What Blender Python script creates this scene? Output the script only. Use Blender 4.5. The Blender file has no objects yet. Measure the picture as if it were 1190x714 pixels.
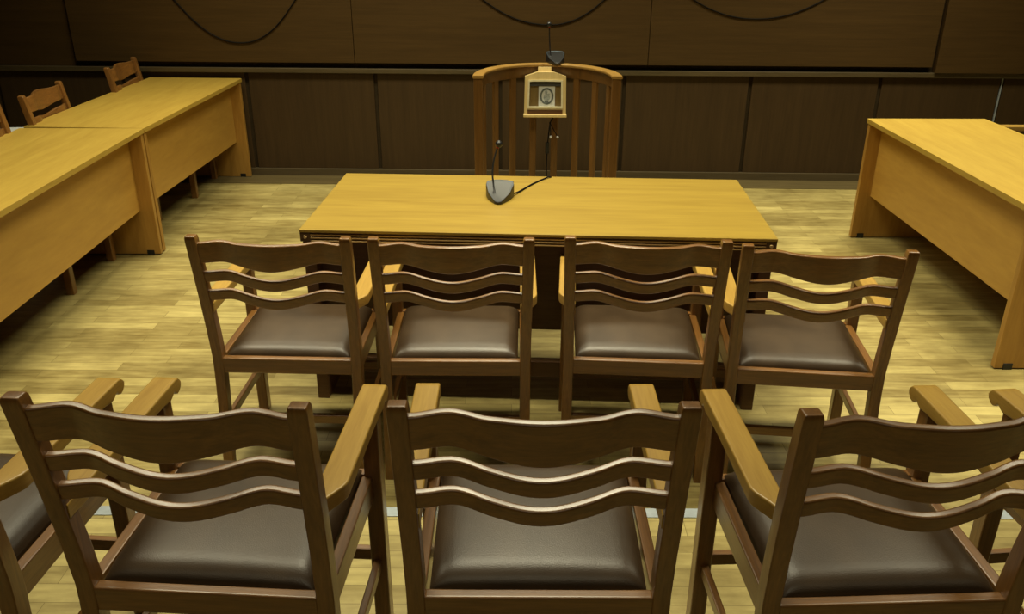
import bpy, bmesh, math, random
from mathutils import Vector, Matrix
random.seed(5)
S = bpy.context.scene
C = S.collection
PI = math.pi

# ------------------------------------------------------------------ materials
def new_mat(name):
    m = bpy.data.materials.new(name); m.use_nodes = True
    nt = m.node_tree
    return m, nt, nt.nodes['Principled BSDF']

def ramp(nt, stops):
    r = nt.nodes.new('ShaderNodeValToRGB'); e = r.color_ramp.elements
    while len(e) < len(stops): e.new(0.5)
    for el, (p, c) in zip(e, stops):
        el.position = p; el.color = (*c, 1)
    return r

def wood(name, dark, light, stretch, rough=0.35, fine=1.0, spec=0.5, coat=0.0, bump=0.03):
    """stretch = noise scale per axis: a small number runs along the grain"""
    m, nt, b = new_mat(name); N = nt.nodes; L = nt.links
    tc = N.new('ShaderNodeTexCoord'); mp = N.new('ShaderNodeMapping')
    oi = N.new('ShaderNodeObjectInfo')
    mp.inputs['Scale'].default_value = stretch
    add = N.new('ShaderNodeVectorMath'); add.operation = 'ADD'
    mul = N.new('ShaderNodeVectorMath'); mul.operation = 'SCALE'; mul.inputs['Scale'].default_value = 7.0
    comb = N.new('ShaderNodeCombineXYZ')
    for k in range(3): L.new(oi.outputs['Random'], comb.inputs[k])
    L.new(comb.outputs[0], mul.inputs[0])
    L.new(tc.outputs['Object'], add.inputs[0]); L.new(mul.outputs[0], add.inputs[1])
    L.new(add.outputs[0], mp.inputs['Vector'])
    n1 = N.new('ShaderNodeTexNoise'); n1.inputs['Scale'].default_value = 1.0
    n1.inputs['Detail'].default_value = 6; n1.inputs['Roughness'].default_value = 0.62
    n1.inputs['Distortion'].default_value = 0.6
    L.new(mp.outputs[0], n1.inputs['Vector'])
    n2 = N.new('ShaderNodeTexNoise'); n2.inputs['Scale'].default_value = 5.0 * fine
    n2.inputs['Detail'].default_value = 4
    L.new(mp.outputs[0], n2.inputs['Vector'])
    mx = N.new('ShaderNodeMath'); mx.operation = 'MULTIPLY_ADD'
    mx.inputs[1].default_value = 0.35
    L.new(n2.outputs[0], mx.inputs[0])
    sc = N.new('ShaderNodeMath'); sc.operation = 'MULTIPLY'; sc.inputs[1].default_value = 0.65
    L.new(n1.outputs[0], sc.inputs[0]); L.new(sc.outputs[0], mx.inputs[2])
    r = ramp(nt, [(0.3, dark), (0.72, light)])
    L.new(mx.outputs[0], r.inputs[0]); L.new(r.outputs[0], b.inputs['Base Color'])
    b.inputs['Roughness'].default_value = rough
    b.inputs['Specular IOR Level'].default_value = spec
    b.inputs['Coat Weight'].default_value = coat; b.inputs['Coat Roughness'].default_value = 0.27
    bp = N.new('ShaderNodeBump'); bp.inputs['Strength'].default_value = bump
    bp.inputs['Distance'].default_value = 0.01
    L.new(mx.outputs[0], bp.inputs['Height']); L.new(bp.outputs[0], b.inputs['Normal'])
    return m

def plain(name, col, rough=0.5, metal=0.0, spec=0.5, var=0.12, scale=30.0):
    m, nt, b = new_mat(name); N = nt.nodes; L = nt.links
    tc = N.new('ShaderNodeTexCoord'); n = N.new('ShaderNodeTexNoise')
    n.inputs['Scale'].default_value = scale; n.inputs['Detail'].default_value = 3
    L.new(tc.outputs['Object'], n.inputs['Vector'])
    r = ramp(nt, [(0.3, tuple(c * (1 - var) for c in col)), (0.7, tuple(min(1, c * (1 + var)) for c in col))])
    L.new(n.outputs[0], r.inputs[0]); L.new(r.outputs[0], b.inputs['Base Color'])
    b.inputs['Roughness'].default_value = rough; b.inputs['Metallic'].default_value = metal
    b.inputs['Specular IOR Level'].default_value = spec
    return m

def floor_mat(name, ca, cb, mortar):
    m, nt, b = new_mat(name); N = nt.nodes; L = nt.links
    tc = N.new('ShaderNodeTexCoord'); mp = N.new('ShaderNodeMapping')
    L.new(tc.outputs['Object'], mp.inputs['Vector'])
    def bricks(w, h, off):
        br = N.new('ShaderNodeTexBrick')
        br.offset = 0.37; br.offset_frequency = 2; br.squash = 1
        br.inputs['Scale'].default_value = 1
        br.inputs['Brick Width'].default_value = w; br.inputs['Row Height'].default_value = h
        br.inputs['Mortar Size'].default_value = 0.0011; br.inputs['Mortar Smooth'].default_value = 0.3
        br.inputs['Bias'].default_value = 0.0
        br.inputs['Color1'].default_value = (0, 0, 0, 1); br.inputs['Color2'].default_value = (1, 1, 1, 1)
        br.inputs['Mortar'].default_value = (0.5, 0.5, 0.5, 1)
        L.new(mp.outputs[0], br.inputs['Vector'])
        return br
    br = bricks(0.52, 0.07, 0)
    br2 = bricks(1.9, 0.21, 1)
    g = N.new('ShaderNodeMapping'); g.inputs['Scale'].default_value = (7, 40, 10)
    L.new(tc.outputs['Object'], g.inputs['Vector'])
    n = N.new('ShaderNodeTexNoise'); n.inputs['Scale'].default_value = 1; n.inputs['Detail'].default_value = 6
    L.new(g.outputs[0], n.inputs['Vector'])
    # worn, dirty patches
    n2 = N.new('ShaderNodeTexNoise'); n2.inputs['Scale'].default_value = 1.6; n2.inputs['Detail'].default_value = 7
    n2.inputs['Roughness'].default_value = 0.65
    L.new(tc.outputs['Object'], n2.inputs['Vector'])
    a = N.new('ShaderNodeMath'); a.operation = 'MULTIPLY_ADD'; a.inputs[1].default_value = 0.27
    sep = N.new('ShaderNodeSeparateColor'); L.new(br.outputs['Color'], sep.inputs[0])
    L.new(sep.outputs[0], a.inputs[0])
    s2 = N.new('ShaderNodeMath'); s2.operation = 'MULTIPLY'; s2.inputs[1].default_value = 0.62
    L.new(n.outputs[0], s2.inputs[0]); L.new(s2.outputs[0], a.inputs[2])
    a2 = N.new('ShaderNodeMath'); a2.operation = 'MULTIPLY_ADD'; a2.inputs[1].default_value = 0.09
    sep2 = N.new('ShaderNodeSeparateColor'); L.new(br2.outputs['Color'], sep2.inputs[0])
    L.new(sep2.outputs[0], a2.inputs[0]); L.new(a.outputs[0], a2.inputs[2])
    r = ramp(nt, [(0.22, ca), (0.76, cb)])
    L.new(a2.outputs[0], r.inputs[0])
    wear = ramp(nt, [(0.34, (0.56, 0.54, 0.52)), (0.58, (1, 1, 1))])
    L.new(n2.outputs[0], wear.inputs[0])
    mw = N.new('ShaderNodeMix'); mw.data_type = 'RGBA'; mw.blend_type = 'MULTIPLY'; mw.inputs[0].default_value = 0.9
    L.new(r.outputs[0], mw.inputs[6]); L.new(wear.outputs[0], mw.inputs[7])
    mm = N.new('ShaderNodeMix'); mm.data_type = 'RGBA'
    mm.inputs[7].default_value = (*mortar, 1)
    L.new(br.outputs['Fac'], mm.inputs[0]); L.new(mw.outputs[2], mm.inputs[6])
    L.new(mm.outputs[2], b.inputs['Base Color'])
    rr = N.new('ShaderNodeMapRange'); rr.inputs[3].default_value = 0.28; rr.inputs[4].default_value = 0.5
    L.new(n2.outputs[0], rr.inputs[0]); L.new(rr.outputs[0], b.inputs['Roughness'])
    b.inputs['Specular IOR Level'].default_value = 0.4
    return m

def leather():
    m, nt, b = new_mat('seat_leather'); N = nt.nodes; L = nt.links
    tc = N.new('ShaderNodeTexCoord')
    v = N.new('ShaderNodeTexVoronoi'); v.inputs['Scale'].default_value = 420
    L.new(tc.outputs['Object'], v.inputs['Vector'])
    n = N.new('ShaderNodeTexNoise'); n.inputs['Scale'].default_value = 9; n.inputs['Detail'].default_value = 5
    L.new(tc.outputs['Object'], n.inputs['Vector'])
    r = ramp(nt, [(0.3, (0.046, 0.027, 0.0125)), (0.75, (0.078, 0.048, 0.024))])
    L.new(n.outputs[0], r.inputs[0]); L.new(r.outputs[0], b.inputs['Base Color'])
    b.inputs['Roughness'].default_value = 0.40
    b.inputs['Specular IOR Level'].default_value = 0.6
    bp = N.new('ShaderNodeBump'); bp.inputs['Strength'].default_value = 0.12; bp.inputs['Distance'].default_value = 0.002
    L.new(v.outputs['Distance'], bp.inputs['Height']); L.new(bp.outputs[0], b.inputs['Normal'])
    return m

WD, WL = (0.120, 0.049, 0.0110), (0.295, 0.133, 0.028)
M = {}
M['chair_x'] = wood('chair_wood_cross', WD, WL, (3, 45, 45), rough=0.36, coat=0.7)
M['chair_y'] = wood('chair_wood_depth', WD, WL, (45, 3, 45), rough=0.36, coat=0.7)
M['chair_z'] = wood('chair_wood_upright', WD, WL, (45, 45, 3), rough=0.36, coat=0.7)
M['arm'] = wood('arm_wood', (0.35, 0.200, 0.040), (0.51, 0.320, 0.070), (40, 2.5, 40), rough=0.33)  # armrests get a paler tone than the other chair wood
M['leather'] = leather()
M['beech'] = wood('desk_veneer_depth', (0.40, 0.252, 0.042), (0.52, 0.352, 0.062), (16, 1.6, 16), rough=0.38)
M['beech_x'] = wood('table_veneer', (0.280, 0.175, 0.026), (0.42, 0.285, 0.045), (1.1, 14, 14), rough=0.36)
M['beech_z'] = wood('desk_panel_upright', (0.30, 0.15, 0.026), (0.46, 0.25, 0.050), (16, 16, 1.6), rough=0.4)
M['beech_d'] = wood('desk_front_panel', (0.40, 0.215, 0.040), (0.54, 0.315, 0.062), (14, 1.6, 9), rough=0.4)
M['edge_dark'] = wood('table_edge', (0.055, 0.026, 0.010), (0.12, 0.058, 0.022), (2, 40, 40), rough=0.4)
M['edge_light'] = wood('table_bead', (0.50, 0.34, 0.14), (0.66, 0.47, 0.21), (2, 40, 40), rough=0.4)
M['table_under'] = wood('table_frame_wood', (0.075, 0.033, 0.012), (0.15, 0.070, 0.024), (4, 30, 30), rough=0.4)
M['wall_upper'] = wood('wall_veneer_upper', (0.045, 0.024, 0.006), (0.074, 0.040, 0.0105), (1.2, 30, 30), rough=0.5, spec=0.3)
M['wall_lower'] = wood('wall_veneer_lower', (0.038, 0.0215, 0.0075), (0.060, 0.034, 0.012), (25, 25, 1.2), rough=0.55, spec=0.25)
M['wall_core'] = plain('wall_recess', (0.034, 0.023, 0.011), rough=0.8, spec=0.1)
M['rail'] = wood('dado_rail_wood', (0.055, 0.040, 0.018), (0.10, 0.072, 0.034), (2, 30, 30), rough=0.4)
M['dark_strip'] = wood('dark_floor_strip', (0.065, 0.048, 0.019), (0.16, 0.118, 0.047), (1.5, 30, 30), rough=0.5, spec=0.3)
M['floor'] = floor_mat('parquet', (0.215, 0.155, 0.045), (0.61, 0.505, 0.195), (0.17, 0.125, 0.038))
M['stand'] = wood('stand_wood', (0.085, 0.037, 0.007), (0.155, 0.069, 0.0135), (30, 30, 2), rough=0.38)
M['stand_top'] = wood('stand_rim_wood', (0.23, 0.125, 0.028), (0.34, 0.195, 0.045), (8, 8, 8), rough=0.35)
M['pale'] = wood('pale_icon_frame', (0.50, 0.36, 0.14), (0.68, 0.52, 0.23), (20, 20, 3), rough=0.4)
M['black'] = plain('black_plastic', (0.008, 0.008, 0.009), rough=0.4)
M['mic_top'] = plain('blue_grey_plastic', (0.034, 0.062, 0.088), rough=0.42, spec=0.4)
M['cable'] = plain('black_cable', (0.006, 0.005, 0.004), rough=0.85, spec=0.15)
M['red'] = plain('red_ring', (0.35, 0.03, 0.015), rough=0.4)
M['white'] = plain('white_card', (0.66, 0.68, 0.68), rough=0.6, var=0.05)
M['grey'] = plain('grey_print', (0.11, 0.13, 0.13), rough=0.6, scale=90, var=0.5)
M['silver'] = plain('silver_relief', (0.36, 0.40, 0.41), rough=0.45, scale=140, var=0.4)
M['pale_edge'] = plain('pale_moulding', (0.62, 0.55, 0.34), rough=0.45)
M['case_wood'] = wood('case_back_wood', (0.16, 0.105, 0.04), (0.24, 0.165, 0.06), (20, 20, 3))
M['dark_grey'] = plain('case_band_grey', (0.05, 0.05, 0.052), rough=0.5)
M['metal'] = plain('brushed_aluminium', (0.33, 0.37, 0.40), rough=0.5, metal=0.3)
M['plaster'] = plain('white_plaster', (0.62, 0.60, 0.55), rough=0.9, spec=0.1, var=0.03, scale=4)

# ------------------------------------------------------------------ mesh helpers
def obj(name, bm, mat, parent=None, smooth=False, auto=True):
    bmesh.ops.recalc_face_normals(bm, faces=bm.faces)
    me = bpy.data.meshes.new(name); bm.to_mesh(me); bm.free()
    mats = mat if isinstance(mat, (list, tuple)) else [mat]
    for m in mats: me.materials.append(m)
    if smooth:
        for p in me.polygons: p.use_smooth = True
        if auto:
            me.set_sharp_from_angle(angle=math.radians(60))
    o = bpy.data.objects.new(name, me); C.objects.link(o)
    if smooth and auto:
        wn = o.modifiers.new('weighted', 'WEIGHTED_NORMAL'); wn.keep_sharp = True; wn.weight = 90
    if parent: o.parent = parent
    return o

def box(bm, x0, x1, y0, y1, z0, z1, bev=0.0, seg=2, mi=0):
    t = bmesh.new()
    bmesh.ops.create_cube(t, size=1)
    for v in t.verts:
        v.co = Vector(((x0 + x1) / 2 + v.co.x * (x1 - x0), (y0 + y1) / 2 + v.co.y * (y1 - y0), (z0 + z1) / 2 + v.co.z * (z1 - z0)))
    if bev > 0:
        bmesh.ops.bevel(t, geom=list(t.edges), offset=bev, segments=seg, affect='EDGES', profile=0.5)
    for f in t.faces: f.material_index = mi
    me = bpy.data.meshes.new('t'); t.to_mesh(me); t.free(); bm.from_mesh(me); bpy.data.meshes.remove(me)
    return bm

def boxes(*a, **k):
    bm = bmesh.new(); box(bm, *a, **k); return bm

def rround(w0, w1, h0, h1, c, n=4):
    out = []
    for cx, cy, a0 in ((w1 - c, h0 + c, -90), (w1 - c, h1 - c, 0), (w0 + c, h1 - c, 90), (w0 + c, h0 + c, 180)):
        for k in range(n + 1):
            a = math.radians(a0 + 90 * k / n)
            out.append((cx + c * math.cos(a), cy + c * math.sin(a)))
    return out

def loft(bm, sections, closed_ends=True):
    """sections: lists of 3D points with equal counts -> skin"""
    rings = [[bm.verts.new(p) for p in s] for s in sections]
    n = len(rings[0])
    for a, b in zip(rings[:-1], rings[1:]):
        for i in range(n):
            j = (i + 1) % n
            bm.faces.new((a[i], a[j], b[j], b[i]))
    if closed_ends:
        bm.faces.new(list(reversed(rings[0]))); bm.faces.new(rings[-1])
    return bm

def rrect(w0, w1, h0, h1, c):
    """chamfered rectangle loop in (u,v)"""
    k = c * 0.3
    return [(w0 + c, h0), (w1 - c, h0), (w1 - k, h0 + k), (w1, h0 + c), (w1, h1 - c), (w1 - k, h1 - k), (w1 - c, h1), (w0 + c, h1), (w0 + k, h1 - k), (w0, h1 - c), (w0, h0 + c), (w0 + k, h0 + k)]

def tube(bm, pts, r, n=8, r1=None):
    pts = [Vector(p) for p in pts]; rings = []
    up = Vector((0, 0, 1))
    for i, p in enumerate(pts):
        d = (pts[min(i + 1, len(pts) - 1)] - pts[max(i - 1, 0)]).normalized()
        a = d.cross(up)
        if a.length < 1e-3: a = d.cross(Vector((0, 1, 0)))
        a.normalize(); b = d.cross(a).normalized()
        rad = r if r1 is None else r + (r1 - r) * i / (len(pts) - 1)
        rings.append([p + rad * (math.cos(2 * PI * k / n) * a + math.sin(2 * PI * k / n) * b) for k in range(n)])
    return loft(bm, rings)

def bez(pts, n=40):
    """Catmull-Rom through points"""
    P = [Vector(p) for p in pts]; P = [2 * P[0] - P[1]] + P + [2 * P[-1] - P[-2]]
    out = []
    segs = len(P) - 3
    for s in range(segs):
        a, b, c, d = P[s:s + 4]
        for k in range(n // segs):
            t = k / (n // segs)
            out.append(0.5 * ((2 * b) + (c - a) * t + (2 * a - 5 * b + 4 * c - d) * t * t + (3 * b - a - 3 * c + d) * t ** 3))
    out.append(P[-2])
    return out

def thing(name, label, cat, loc=(0, 0, 0), rz=0, group=None):
    o = bpy.data.objects.new(name, None); C.objects.link(o)
    o.empty_display_size = 0.1
    o.location = loc; o.rotation_euler = (0, 0, rz)
    o['label'] = label; o['category'] = cat
    if group: o['group'] = group
    return o

def tag(o, label, cat, group=None):
    o['label'] = label; o['category'] = cat
    if group: o['group'] = group
    return o

def struct(name, bm, mat, loc=(0, 0, 0), rz=0, smooth=False):
    o = obj(name, bm, mat, smooth=smooth); o['kind'] = 'structure'
    o.location = loc; o.rotation_euler = (0, 0, rz)
    return o

# ------------------------------------------------------------------ the room
STEP = 0.175; STEP_Y = 2.155
WY, WR = 6.54, -0.0204
struct('floor', boxes(-5.2, 5.2, -2.2, 6.9, -0.06, 0), M['floor'])
bm = boxes(-5.2, 5.2, -2.2, STEP_Y - 0.004, 0.0, STEP)
struct('floor_platform', bm, M['floor'])
struct('trim_1', boxes(-5.2, 5.2, STEP_Y - 0.040, STEP_Y + 0.004, STEP - 0.03, STEP + 0.003, bev=0.0015), M['metal'])
struct('ceiling', boxes(-5.2, 5.2, -2.2, 6.9, 3.40, 3.46), M['wall_lower'])
struct('wall_left', boxes(-5.2, -5.1, -2.2, 6.9, 0, 3.4), M['wall_lower'])
struct('wall_right', boxes(5.1, 5.2, -2.2, 6.9, 0, 3.4), M['wall_lower'])
struct('wall_front', boxes(-5.2, 5.2, -2.3, -2.2, 0, 3.4), M['wall_lower'])
LW = (0, WY, 0)
struct('wall_back', boxes(-5.2, 5.2, 0.012, 0.13, 0, 3.4), M['wall_core'], LW, WR)
seams = [-4.85, -3.90, -2.94, -2.00, -1.03, -0.095, 0.83, 1.765, 2.72, 3.61, 4.55]
for a, b in zip(seams[:-1], seams[1:]):
    struct('wall_panel', boxes(a + 0.014, b - 0.014, -0.002, 0.02, 0.06, 0.79, bev=0.002), M['wall_lower'], LW, WR)
struct('wall_trim', boxes(3.606, 3.614, -0.004, 0.014, 0.06, 0.79, bev=0.001), M['metal'], LW, WR)
struct('trim_2', boxes(-5.1, 5.1, -0.030, 0.014, 0.79, 0.826, bev=0.004), M['rail'], LW, WR)
struct('baseboard_back', boxes(-5.1, 5.1, -0.014, 0.014, 0.0, 0.06, bev=0.004), M['rail'], LW, WR)
for a, b, y, z in ((-5.1, -3.27, 0.0, 0.826), (-3.25, -1.172, -0.035, 0.866), (-1.168, 0.988, -0.035, 0.866), (0.992, 3.06, -0.035, 0.866), (3.085, 5.1, -0.045, 0.826)):
    struct('wall_panel', boxes(a, b, y, 0.02, z, 3.4, bev=0.002), M['wall_upper'], LW, WR)
struct('floor_strip', boxes(-5.1, 5.1, -0.245, -0.0, 0.0005, 0.004), M['dark_strip'], LW, WR)  # thin strip along the back wall, darker than the parquet

# drooping cables on the wall
def wall_cable(pts, label, r=0.0045):
    bm = bmesh.new(); tube(bm, bez(pts, 72), r, 6)
    o = obj('wall_cable', bm, M['cable'], smooth=True)
    o.location = LW; o.rotation_euler = (0, 0, WR)
    return tag(o, label, 'cable', 'cables hanging on the wood wall')
Yc = -0.041
def droop(xa, xb, zt, zl, xm):
    pts = []
    for k in range(-6, 7):
        t = k / 4
        u = t if abs(t) <= 1 else math.copysign(1 + (abs(t) - 1) * 0.4, t)
        x = xm + (u * (xb - xm) if t > 0 else u * (xm - xa))
        pts.append((x, Yc, zl + (zt - zl) * abs(t) ** 2.1))
    return pts
wall_cable(droop(-2.52, -1.50, 1.42, 1.005, -2.0), 'black cable drooping on the wall above the left end of the panelling')
wall_cable(droop(-0.36, 0.76, 1.44, 1.145, 0.26), 'black cable drooping on the wall above the microphone on the curved stand')
wall_cable(droop(1.12, 2.36, 1.44, 1.195, 1.74), 'black cable drooping on the wall right of the curved stand')

# ------------------------------------------------------------------ the armchair
CH = 'wooden armchairs with brown leather seats'
CZ = [(-0.053, -0.016, 0.0), (-0.030, 0.010, 0.16), (-0.006, 0.037, 0.36), (0.0, 0.042, 0.45), (-0.010, 0.030, 0.56), (-0.028, 0.010, 0.70), (-0.048, -0.012, 0.83), (-0.0600, -0.026, 0.905)]
def post_y(z):
    for (a, b, z0), (c, d, z1) in zip(CZ[:-1], CZ[1:]):
        if z <= z1:
            t = (z - z0) / (z1 - z0); return a + (c - a) * t, b + (d - b) * t
    return CZ[-1][:2]

def make_post(s):
    bm = bmesh.new(); secs = []
    x0, x1 = sorted((s * 0.221, s * 0.257))
    zs = [0, .05, .1, .16, .22, .28, .34, .38, .42, .46, .5, .56, .62, .68, .74, .80, .85, .898]
    for z in zs:
        a, b = post_y(z); dx = s * 0.007 * max(0, (z - 0.45) / 0.46)
        secs.append([(u + dx, v, z) for u, v in rrect(x0, x1, a, b, 0.004)])
    for k, (ins, z) in enumerate(((0.0015, .906), (0.005, .911), (0.011, .914))):   # eased top
        a, b = post_y(.9)
        secs.append([(u + s * 0.007, v, z) for u, v in rrect(x0 + ins * .35, x1 - ins * .35, a + ins * .3, b - ins * 0.9, 0.003)])
    loft(bm, secs)
    return bm

def slat_mesh(zb, zt, rise, th=0.018, b=0.023, droop=0.021):
    bm = bmesh.new(); secs = []
    n = 40
    zc = (zb + zt) / 2
    pa, pb = post_y(zc)
    ym = (pa + pb) / 2 - 0.004
    ca, sa = math.cos(0.145), math.sin(0.145)
    for i in range(n + 1):
        t = -1 + 2 * i / n; x = t * (0.2255 + 0.006 * (zc - 0.45) / 0.46); q = abs(t)
        sh = 0.5 * (1 + math.cos(PI * min(q / 0.72, 1)))
        g = max(0, 1 - abs(q - 0.70) / 0.30); g = g * g * (3 - 2 * g)
        off = -b * sh + 0.011 * g
        bot = zb - droop * sh + 0.001 * g
        top = zt + (rise if rise else -droop) * sh + (0.004 if rise else 0.001) * g
        mid = (bot + top) / 2
        secs.append([(x, ym + off + uu * ca - (vv - mid) * sa, mid + (vv - mid) * ca + uu * sa) for uu, vv in rround(-th / 2, th / 2, bot, top, 0.005)])
    loft(bm, secs)
    return bm

def arm_mesh(s):
    bm = bmesh.new(); secs = []
    zt = 0.662
    st = [(-0.012, .222, .240, .627), (0.012, .222, .242, .627), (0.028, .2215, .246, .626), (0.045, .221, .254, .626), (0.062, .221, .264, .626), (0.076, .221, .272, .626), (0.088, .221, .277, .626), (0.10, .221, .279, .627), (0.18, .221, .279, .629),
          (0.26, .221, .279, .631), (0.34, .221, .279, .631), (0.40, .221, .279, .628), (0.428, .221, .279, .624), (0.440, .221, .279, .628), (0.447, .221, .279, .634), (0.452, .221, .279, .634), (0.458, .221, .279, .626), (0.466, .221, .279, .622), (0.476, .221, .279, .624), (0.484, .221, .279, .631), (0.4885, .222, .278, .640)]
    for y, xi, xo, zb in st:
        z1 = zt
        if y > 0.47: z1 = zt - 0.016 * ((y - 0.47) / 0.019) ** 2
        x0, x1 = sorted((s * xi, s * xo))
        secs.append([(u, y, v) for u, v in rrect(x0, x1, zb, z1, 0.0045)])
    loft(bm, secs)
    return bm

def cushion():
    bm = bmesh.new(); nx, ny = 28, 28
    y0, y1 = 0.024, 0.432
    V = []
    for j in range(ny + 1):
        tj = 0.5 - 0.5 * math.cos(PI * j / ny); row = []
        for i in range(nx + 1):
            ti = -math.cos(PI * i / nx)
            y = y0 + (y1 - y0) * tj
            hw = 0.2135 + 0.006 * tj
            x = ti * hw
            ex = hw - abs(x); ey = min(y - y0, y1 - y)
            R = 0.055
            def f(e):
                q = 1 - min(e / R, 1); return math.sqrt(max(0, 1 - q ** 2.4))
            z = 0.447 + 0.034 * f(ex) * f(ey) + 0.010 * (1 - ti * ti) * (1 - (2 * tj - 1) ** 2)
            row.append(bm.verts.new((x, y, z)))
        V.append(row)
    for j in range(ny):
        for i in range(nx):
            bm.faces.new((V[j][i], V[j][i + 1], V[j + 1][i + 1], V[j + 1][i]))
    # underside
    per = [V[0][i] for i in range(nx + 1)] + [V[j][nx] for j in range(1, ny + 1)] + [V[ny][i] for i in range(nx - 1, -1, -1)] + [V[j][0] for j in range(ny - 1, 0, -1)]
    low = [bm.verts.new((v.co.x, v.co.y, 0.425)) for v in per]
    n = len(per)
    for i in range(n):
        j = (i + 1) % n
        bm.faces.new((per[i], low[i], low[j], per[j]))
    bm.faces.new(low)
    return bm

def make_chair(tall=False):
    t = thing('armchair', '', 'chair', group=CH)
    obj('seat', cushion(), M['leather'], t, smooth=True)
    for s in (-1, 1):
        obj('back_post', make_post(s), M['chair_z'], t, smooth=True)
        x0, x1 = sorted((s * 0.228, s * 0.268))
        obj('front_leg', boxes(x0, x1, 0.400, 0.441, 0, 0.632, bev=0.004), M['chair_z'], t)
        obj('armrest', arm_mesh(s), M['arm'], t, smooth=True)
        x0, x1 = sorted((s * 0.2215, s * 0.2465))
        obj('seat_rail', boxes(x0, x1, 0.030, 0.405, 0.388, 0.452, bev=0.003), M['chair_y'], t)
        x0, x1 = sorted((s * 0.236, s * 0.254))
        obj('stretcher', boxes(x0, x1, 0.000, 0.405, 0.175, 0.207, bev=0.003), M['chair_y'], t)
    obj('seat_rail', boxes(-0.224, 0.224, 0.000, 0.027, 0.394, 0.452, bev=0.0055, seg=4), M['chair_x'], t)
    obj('seat_rail', boxes(-0.232, 0.232, 0.412, 0.437, 0.388, 0.452, bev=0.003), M['chair_x'], t)
    obj('stretcher', boxes(-0.224, 0.224, -0.012, 0.008, 0.205, 0.237, bev=0.003), M['chair_x'], t)
    obj('stretcher', boxes(-0.232, 0.232, 0.412, 0.430, 0.195, 0.229, bev=0.003), M['chair_x'], t)
    for zb, zt, cr in (((0.812, 0.895, 0.010), (0.715, 0.782, 0.0)) if tall else ((0.8165, 0.890, 0.002), (0.746, 0.784, 0.0), (0.676, 0.713, 0.0))):
        obj('back_slat', slat_mesh(zb, zt, cr), M['chair_x'], t, smooth=True)
    return t

PROTO = {False: make_chair(), True: make_chair(True)}; used = set()
def chair(x, y, rz, label, z=0, tall=False):
    proto = PROTO[tall]
    if tall not in used:
        used.add(tall); r = proto
    else:
        r = proto.copy(); C.objects.link(r)
        for ch in proto.children:
            c = ch.copy(); C.objects.link(c); c.parent = r
    r.location = (x, y, z); r.rotation_euler = (0, 0, rz); r['label'] = label
    return r

chair(0.0544, 1.288, 0.0007, 'brown leather wooden armchair in the middle of the front row on the platform', STEP)
chair(-0.598, 1.296, -0.060, 'wooden armchair in the front row, directly left of the centre one', STEP)
chair(0.740, 1.278, 0.0441, 'wooden armchair in the front row, directly right of the centre one', STEP)
chair(-1.235, 1.325, -0.07, 'front row wooden armchair cut off by the left picture edge, one arm and seat showing', STEP)
chair(1.445, 1.30, 0.10, 'wooden armchair at the right edge, only the tip of its left arm showing', STEP)
chair(-0.772, 2.610, -0.030, 'leftmost of the four leather armchairs drawn up to the centre table')
chair(-0.193, 2.602, 0.0, 'second from left of the four leather armchairs drawn up to the centre table')
chair(0.433, 2.606, -0.065, 'third from left of the four leather armchairs drawn up to the centre table')
chair(0.983, 2.531, -0.108, 'rightmost of the four leather armchairs drawn up to the centre table')
chair(-2.755, 5.165, -PI / 2 + 0.06, 'wooden chair behind the left desks, its back above where the two desks meet', tall=True)
chair(-2.715, 6.20, -PI / 2 + 0.04, 'wooden chair behind the far end of the left desks, by the panelled wall', tall=True)
chair(-2.77, 4.46, -PI / 2, 'wooden chair behind the near left desk, a bit of its post at the picture edge', tall=True)
chair(3.55, 5.18, PI / 2, 'wooden chair behind the right desk, only one arm showing past the desk top')

# ------------------------------------------------------------------ centre table
tb = thing('table', 'yellow veneered table with dark grooved edge and panel ends in the centre', 'table', (0.0882, 3.0628, 0), -0.046)
W2, TD = 0.903, 0.8085
bm = boxes(-W2, W2, 0, TD, 0.738, 0.75, bev=0.002)
obj('table_top', bm, M['beech_x'], tb)
bm = bmesh.new()
box(bm, -W2 + 0.008, W2 - 0.008, 0.008, TD - 0.008, 0.702, 0.739)
ed = obj('edge_band', bm, M['edge_dark'], tb)
for z in (0.7285, 0.7165, 0.7045):
    bm = bmesh.new()
    for (a, b, c, d) in ((-W2 + 0.04, W2 - 0.04, 0.0015, 0.010), (-W2 + 0.04, W2 - 0.04, TD - 0.010, TD - 0.0015), (-W2 + 0.0015, -W2 + 0.010, 0.04, TD - 0.04), (W2 - 0.010, W2 - 0.0015, 0.04, TD - 0.04)):
        box(bm, a, b, c, d, z - 0.0028, z + 0.0028, bev=0.0015)
    obj('bead', bm, M['edge_light'], ed)
for sx in (-1, 1):
    for y0, y1 in ((0.001, 0.042), (TD - 0.042, TD - 0.001)):
        x0, x1 = sorted((sx * (W2 - 0.001), sx * (W2 - 0.042)))
        cb = obj('corner_block', boxes(x0, x1, y0, y1, 0.701, 0.738, bev=0.003), M['edge_dark'], tb)
        bm = bmesh.new()
        yy = y0 if y0 < 0.1 else y1
        bmesh.ops.create_cone(bm, cap_ends=True, segments=14, radius1=0.007, radius2=0.006, depth=0.008, matrix=Matrix.Translation(((x0 + x1) / 2, yy, 0.72)) @ Matrix.Rotation(PI / 2, 4, 'X'))
        obj('stud', bm, M['edge_light'], cb)
for sx in (-1, 1):
    x0, x1 = sorted((sx * (W2 - 0.004), sx * (W2 - 0.052)))
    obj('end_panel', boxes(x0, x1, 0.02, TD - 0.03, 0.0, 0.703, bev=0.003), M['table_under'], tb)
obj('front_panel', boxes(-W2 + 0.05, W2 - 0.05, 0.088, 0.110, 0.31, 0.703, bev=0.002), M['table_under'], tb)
obj('foot_rail', boxes(-W2 + 0.05, W2 - 0.05, 0.045, 0.085, 0.115, 0.185, bev=0.003), M['table_under'], tb)

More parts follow.
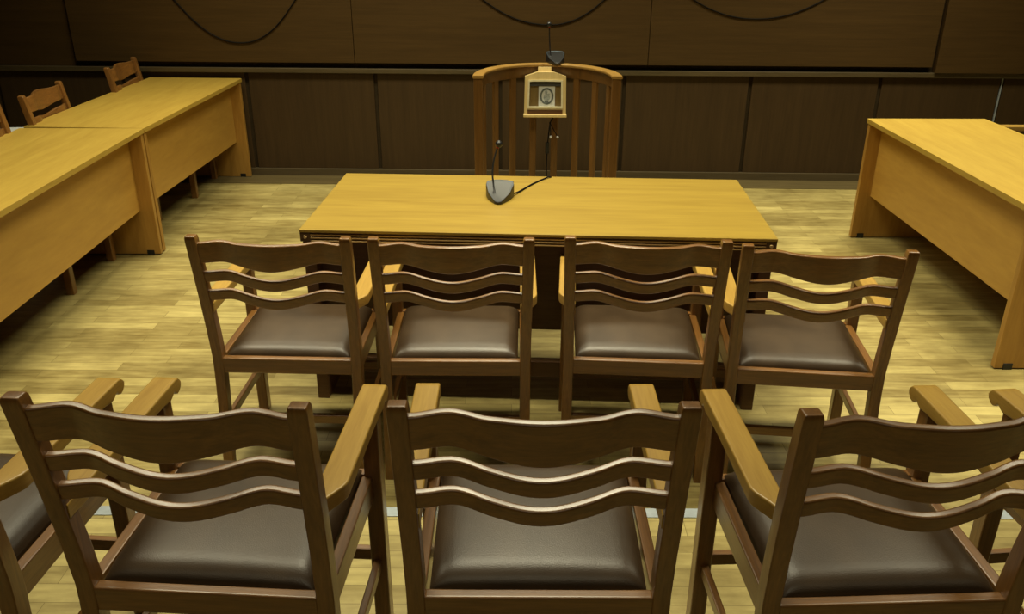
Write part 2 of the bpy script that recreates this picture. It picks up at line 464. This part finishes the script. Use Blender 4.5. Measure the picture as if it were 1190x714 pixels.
# ------------------------------------------------------------------ side desks (inner edge is local x = 0, top runs to local x = -width)
def desk(loc, rz, length, width, side, label):
    """side -1: desk extends to local -x (left desks); +1 to local +x"""
    t = thing('desk', label, 'desk', loc, rz, 'long veneered desks along the sides')
    def X(a, b): return sorted((side * a, side * b))
    x0, x1 = X(0, width)
    obj('desk_top', boxes(x0, x1, 0, length, 0.722, 0.75, bev=0.002), M['beech'], t)
    for y0, y1 in ((0.004, 0.036), (length - 0.036, length - 0.004)):
        x0, x1 = X(0.008, width - 0.02)
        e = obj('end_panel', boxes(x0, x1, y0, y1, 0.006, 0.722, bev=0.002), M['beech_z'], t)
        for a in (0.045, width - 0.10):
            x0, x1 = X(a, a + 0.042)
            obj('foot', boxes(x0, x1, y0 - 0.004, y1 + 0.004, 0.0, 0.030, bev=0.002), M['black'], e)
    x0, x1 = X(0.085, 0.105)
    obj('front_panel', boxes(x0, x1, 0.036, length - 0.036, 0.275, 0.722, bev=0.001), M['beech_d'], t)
    return t
desk((-2.0888, 4.8467, 0), -0.036, 1.7, 0.696, -1, 'far one of the two yellow desks on the left, its end against the wall')
a = 0.013; Ld = 1.98
desk((-2.0888 + math.sin(a) * (Ld + 0.006), 4.8467 - math.cos(a) * (Ld + 0.006), 0), a, Ld, 0.696, -1, 'near one of the two yellow desks on the left, cut by the picture edge')
a = 0.0076; Lr = 1.80
desk((2.1405 + math.sin(a) * Lr, 5.2005 - math.cos(a) * Lr, 0), a, Lr, 0.714, 1, 'yellow veneered desk standing alone on the right')

# ------------------------------------------------------------------ curved stand with icon case
SX, SY, SR, SH = 0.201, 5.13, 0.405, 1.008
KY = 1.14; SB = SY + SR * KY
st = thing('witness_stand', 'curved wooden stand of upright slats under a bent rim, behind the centre table', 'stand', (SX, SY, 0))
def arc(r0, r1, z0, z1, a0=0, a1=PI, n=48, c=0.004):
    bm = bmesh.new(); secs = []
    for k in range(n + 1):
        a = a0 + (a1 - a0) * k / n
        secs.append([(u * math.cos(a), (u + SR * (KY - 1)) * math.sin(a), v) for u, v in rrect(r0, r1, z0, z1, c)])
    return loft(bm, secs)
e = 0.07
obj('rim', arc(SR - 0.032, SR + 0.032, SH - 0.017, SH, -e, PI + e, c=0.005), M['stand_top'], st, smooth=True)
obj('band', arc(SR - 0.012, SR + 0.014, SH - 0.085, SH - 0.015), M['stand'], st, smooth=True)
obj('foot_ring', arc(SR - 0.022, SR + 0.022, 0.0, 0.07), M['stand'], st, smooth=True)
def upright(ang, w, d, z0, z1):
    bm = boxes(-d / 2, d / 2, -w / 2, w / 2, z0, z1, bev=0.004)
    bmesh.ops.transform(bm, matrix=Matrix.Translation((SR * math.cos(ang), SR * KY * math.sin(ang), 0)) @ Matrix.Rotation(ang, 4, 'Z'), verts=bm.verts)
    return bm
for a in (0.0, PI):
    obj('end_post', upright(a, 0.050, 0.052, 0, SH - 0.015), M['stand'], st)
for k in range(1, 9):
    obj('slat', upright(PI * k / 9, 0.042, 0.020, 0.06, SH - 0.075), M['stand'], st)

# icon case, hanging on the inside of the stand
ic = thing('icon_case', 'small pale wooden icon case hung on the curved stand', 'icon', (SX + 0.003, SB - 0.060, 0.690))
ic.rotation_euler = (math.radians(-4), 0, 0)
def prism(pts, y0, y1):
    bm = bmesh.new()
    A = [bm.verts.new((x, y0, z)) for x, z in pts]; B = [bm.verts.new((x, y1, z)) for x, z in pts]
    n = len(pts)
    for i in range(n):
        j = (i + 1) % n; bm.faces.new((A[i], A[j], B[j], B[i]))
    bm.faces.new(list(reversed(A))); bm.faces.new(B)
    return bm
def ringprism(outer, inner, y0, y1):
    bm = bmesh.new(); n = len(outer)
    v = [[bm.verts.new((x, y, z)) for x, z in p] for y in (y0, y1) for p in (outer, inner)]
    o0, i0, o1, i1 = v
    for i in range(n):
        j = (i + 1) % n
        bm.faces.new((o0[i], o0[j], i0[j], i0[i])); bm.faces.new((o1[i], i1[i], i1[j], o1[j]))
        bm.faces.new((o0[i], o1[i], o1[j], o0[j])); bm.faces.new((i0[i], i0[j], i1[j], i1[i]))
    return bm
hw, hh = 0.133, 0.248
outer = [(-hw, 0), (hw, 0), (hw - 0.004, hh), (0.05, hh + 0.026), (-0.05, hh + 0.026), (-hw + 0.004, hh)]
inner = [(-hw + 0.022, 0.052), (hw - 0.022, 0.052), (hw - 0.026, hh - 0.024), (0.05, hh - 0.022), (-0.05, hh - 0.022), (-hw + 0.026, hh - 0.024)]
obj('case_frame', ringprism(outer, inner, -0.045, 0.02), M['pale'], ic)
inset = lambda d: [(-hw + 0.022 + d, 0.052 + d), (hw - 0.022 - d, 0.052 + d), (hw - 0.026 - d, hh - 0.024 - d), (0.05, hh - 0.022 - d), (-0.05, hh - 0.022 - d), (-hw + 0.026 + d, hh - 0.024 - d)]
obj('inner_moulding', ringprism(inset(-0.002), inset(0.009), -0.050, -0.02), M['pale_edge'], ic)
obj('case_back', prism(inset(-0.006), -0.018, 0.018), M['case_wood'], ic)
obj('case_band', boxes(-hw + 0.034, hw - 0.034, -0.030, -0.017, hh - 0.062, hh - 0.026, bev=0.002), M['dark_grey'], ic)  # dark grey band across the top of the case opening
obj('lip', boxes(-hw - 0.004, hw + 0.004, -0.062, 0.0, -0.004, 0.014, bev=0.003), M['pale'], ic)
obj('drawer_gap', boxes(-hw + 0.022, hw - 0.022, -0.047, -0.040, 0.017, 0.042, bev=0.001), M['table_under'], ic)
card = obj('icon_card', boxes(-0.052, 0.052, 0.0005, 0.008, 0.064, 0.192), M['white'], ic); card.location = (0.010, -0.0255, -0.002)
def ellipse_ring(ra, rb, w, y0, y1, cz, cx=0.0, n=36):
    o = [(cx + ra * math.cos(2 * PI * k / n), cz + rb * math.sin(2 * PI * k / n)) for k in range(n)]
    i = [(cx + (ra - w) * math.cos(2 * PI * k / n), cz + (rb - w) * math.sin(2 * PI * k / n)) for k in range(n)]
    return ringprism(o, i, y0, y1)
obj('oval_border', ellipse_ring(0.043, 0.052, 0.011, -0.002, 0.002, 0.126), M['grey'], card)
def ell(ra, rb, cz, cx, y0, y1, n=24):
    return prism([(cx + ra * math.cos(2 * PI * k / n), cz + rb * math.sin(2 * PI * k / n)) for k in range(n)], y0, y1)
bm = bmesh.new()
for ra, rb, cz, cx in ((0.009, 0.012, 0.150, -0.004), (0.020, 0.024, 0.118, 0.0), (0.007, 0.008, 0.136, 0.013)):
    t = ell(ra, rb, cz, cx, -0.0015, 0.002); me = bpy.data.meshes.new('t'); t.to_mesh(me); t.free(); bm.from_mesh(me); bpy.data.meshes.remove(me)
obj('relief', bm, M['silver'], card)
obj('dark_patch', boxes(-0.012, 0.012, -0.0012, 0.002, 0.086, 0.096), M['grey'], card)
pl = obj('name_plate', boxes(-0.042, 0.042, -0.004, 0.004, -0.018, 0.018, bev=0.002), M['pale'])
pl.location = (SX - 0.002, SB - 0.042, SH - 0.034); pl.rotation_euler = (math.radians(-12), 0, 0)
tag(pl, 'small blank pale plate fixed to the stand rim above the icon case', 'plate')

# ------------------------------------------------------------------ microphones
def make_mic(name, label, loc, rz, neck_pts, cable_pts=None):
    t = thing(name, label, 'microphone', loc, rz, 'desk microphones on wedge bases')
    # wedge: local +y is the wide raised back, tip at -y
    def outline(sc):
        p = []
        for k in range(9):
            a = -0.5 * PI - 1.05 + 2.1 * k / 8
            p.append((0.020 * math.cos(a), -0.072 + 0.020 * (math.sin(a) + 1)))
        p += [(0.046, -0.005), (0.060, 0.048), (0.056, 0.066), (0.030, 0.072), (0, 0.073), (-0.030, 0.072), (-0.056, 0.066), (-0.060, 0.048), (-0.046, -0.005)]
        return [(x * sc, y * sc) for x, y in p]
    zt = lambda y: 0.014 + 0.056 * ((y + 0.072) / 0.145) ** 1.4
    bm = bmesh.new()
    o1 = outline(1.0); secs = [[(x, y, 0.0) for x, y in outline(0.97)], [(x, y, 0.006) for x, y in o1], [(x, y, zt(y) - 0.003) for x, y in o1], [(x, y, zt(y)) for x, y in outline(0.96)]]
    loft(bm, secs)
    obj('base', bm, M['black'], t, smooth=True)
    bm = bmesh.new()
    oo = outline(0.90)
    rings = [[(x * k, y * k, zt(y * k) + 0.0012 - 0.006 * (1 - k * k)) for x, y in oo] for k in (1, 0.8, 0.6, 0.4, 0.2)]
    rings = [[(x, y, zt(y) - 0.002) for x, y in oo]] + rings
    loft(bm, rings)
    obj('top_plate', bm, M['mic_top'], t, smooth=True)
    P = bez(neck_pts, 30)
    bm = bmesh.new(); tube(bm, P, 0.0038, 8)
    obj('gooseneck', bm, M['black'], t, smooth=True)
    d = (P[-1] - P[-2]).normalized()
    bm = bmesh.new()
    bmesh.ops.create_uvsphere(bm, u_segments=16, v_segments=12, radius=0.0155)
    bmesh.ops.translate(bm, verts=bm.verts, vec=P[-1] + d * 0.008)
    hd = obj('mic_head', bm, M['black'], t, smooth=True)
    bm = bmesh.new(); tube(bm, [P[-1] - d * 0.010, P[-1] - d * 0.0055], 0.0065, 14)
    obj('ring', bm, M['red'], hd, smooth=True)
    if cable_pts:
        bm = bmesh.new(); tube(bm, bez(cable_pts, 40), 0.0035, 8)
        obj('cord', bm, M['cable'], t, smooth=True)
    return t
make_mic('microphone', 'gooseneck microphone on a blue grey wedge base on the centre table', (-0.056, 3.50, 0.75), -0.05,
         [(-0.014, -0.030, 0.018), (-0.024, 0.006, 0.060), (-0.030, 0.030, 0.110), (-0.024, 0.05, 0.165), (-0.008, 0.065, 0.215)],
         [(0.050, 0.045, 0.014), (0.075, 0.10, 0.006), (0.13, 0.23, 0.004), (0.18, 0.32, 0.004), (0.212, 0.360, 0.003), (0.226, 0.384, -0.035), (0.23, 0.392, -0.2), (0.23, 0.41, -0.55), (0.24, 0.48, -0.742)])
make_mic('microphone', 'gooseneck microphone standing on the rim of the curved stand', (0.272, SB - 0.002, SH), 0.08,
         [(-0.030, 0.010, 0.028), (-0.036, 0.024, 0.07), (-0.041, 0.030, 0.14), (-0.045, 0.030, 0.225)])
bm = bmesh.new()
tube(bm, bez([(0.262, 5.535, 0.682), (0.240, 5.525, 0.64), (0.226, 5.515, 0.50), (0.222, 5.51, 0.30), (0.23, 5.48, 0.05), (0.26, 5.40, 0.006)], 42), 0.004, 8)
cc = obj('hanging_cord', bm, M['cable'], smooth=True)
tag(cc, 'black cord hanging down inside the curved stand below the icon case', 'cord')
bm = bmesh.new(); tube(bm, [(0.2245, 5.513, 0.52), (0.2240, 5.513, 0.51), (0.2235, 5.512, 0.46), (0.223, 5.512, 0.45)], 0.013, 10)
obj('plug', bm, M['black'], cc, smooth=True)
for x in (0.245, 0.289):
    bm = bmesh.new(); bmesh.ops.create_uvsphere(bm, u_segments=12, v_segments=8, radius=0.0085)
    bmesh.ops.translate(bm, verts=bm.verts, vec=(x, 5.508, 0.557))
    o = obj('jack_tip', bm, M['white'], cc, smooth=True)
    bm = bmesh.new(); tube(bm, [(x, 5.509, 0.560), ((x + 0.24) / 2, 5.515, 0.60), (0.236, 5.5225, 0.65)], 0.003, 6)
    obj('lead', bm, M['cable'], cc, smooth=True)

# a white box behind the left desks
bx = thing('box', 'white object behind the left desks, a corner of it showing at the picture edge', 'box', (-3.22, 5.46, 0), 0.1)
obj('carton', boxes(-0.17, 0.17, -0.12, 0.12, 0, 0.575, bev=0.003), M['white'], bx)
obj('lid', boxes(-0.175, 0.175, -0.125, 0.125, 0.545, 0.588, bev=0.003), M['white'], bx)

# ------------------------------------------------------------------ light
def area(name, loc, sx, sy, power, col, spread=150, rot=(0, 0, 0)):
    l = bpy.data.lights.new(name, 'AREA'); l.shape = 'RECTANGLE'; l.size = sx; l.size_y = sy
    l.energy = power; l.color = col; l.spread = math.radians(spread)
    o = bpy.data.objects.new(name, l); C.objects.link(o); o.location = loc; o.rotation_euler = rot
    return o
WARM = (1.0, 0.925, 0.64)
for x, k in ((-1.8, 0.72), (0.05, 1.0), (2.6, 0.95)):
    for y, p in ((-0.7, 9), (2.95, 52), (5.3, 52)):
        area('ceiling_lamp', (x, y, 3.36), 1.3, 0.5, p * k, WARM, 115 if x < 2 else 100)
w = bpy.data.worlds.new('world'); S.world = w; w.use_nodes = True
w.node_tree.nodes['Background'].inputs[0].default_value = (1.0, 0.9, 0.7, 1)
w.node_tree.nodes['Background'].inputs[1].default_value = 0.008

# ------------------------------------------------------------------ camera (fitted: f = 998 px at 1190 px width)
cd = bpy.data.cameras.new('camera'); cam = bpy.data.objects.new('camera', cd); C.objects.link(cam)
cd.sensor_width = 36.0; cd.sensor_fit = 'HORIZONTAL'; cd.lens = 36.0 * 997.97 / 1190
cd.clip_start = 0.05
pitch = 0.4217; roll = -0.0046
R = Matrix.Rotation(PI / 2 - pitch, 4, 'X') @ Matrix.Rotation(-roll, 4, 'Z')
cam.matrix_world = Matrix.Translation((0, 0, 1.8233)) @ R
S.camera = cam
S.view_settings.view_transform = 'Standard'
S.view_settings.look = 'None'
S.view_settings.exposure = -0.3
S.view_settings.gamma = 1.0
S.view_settings.use_curve_mapping = False
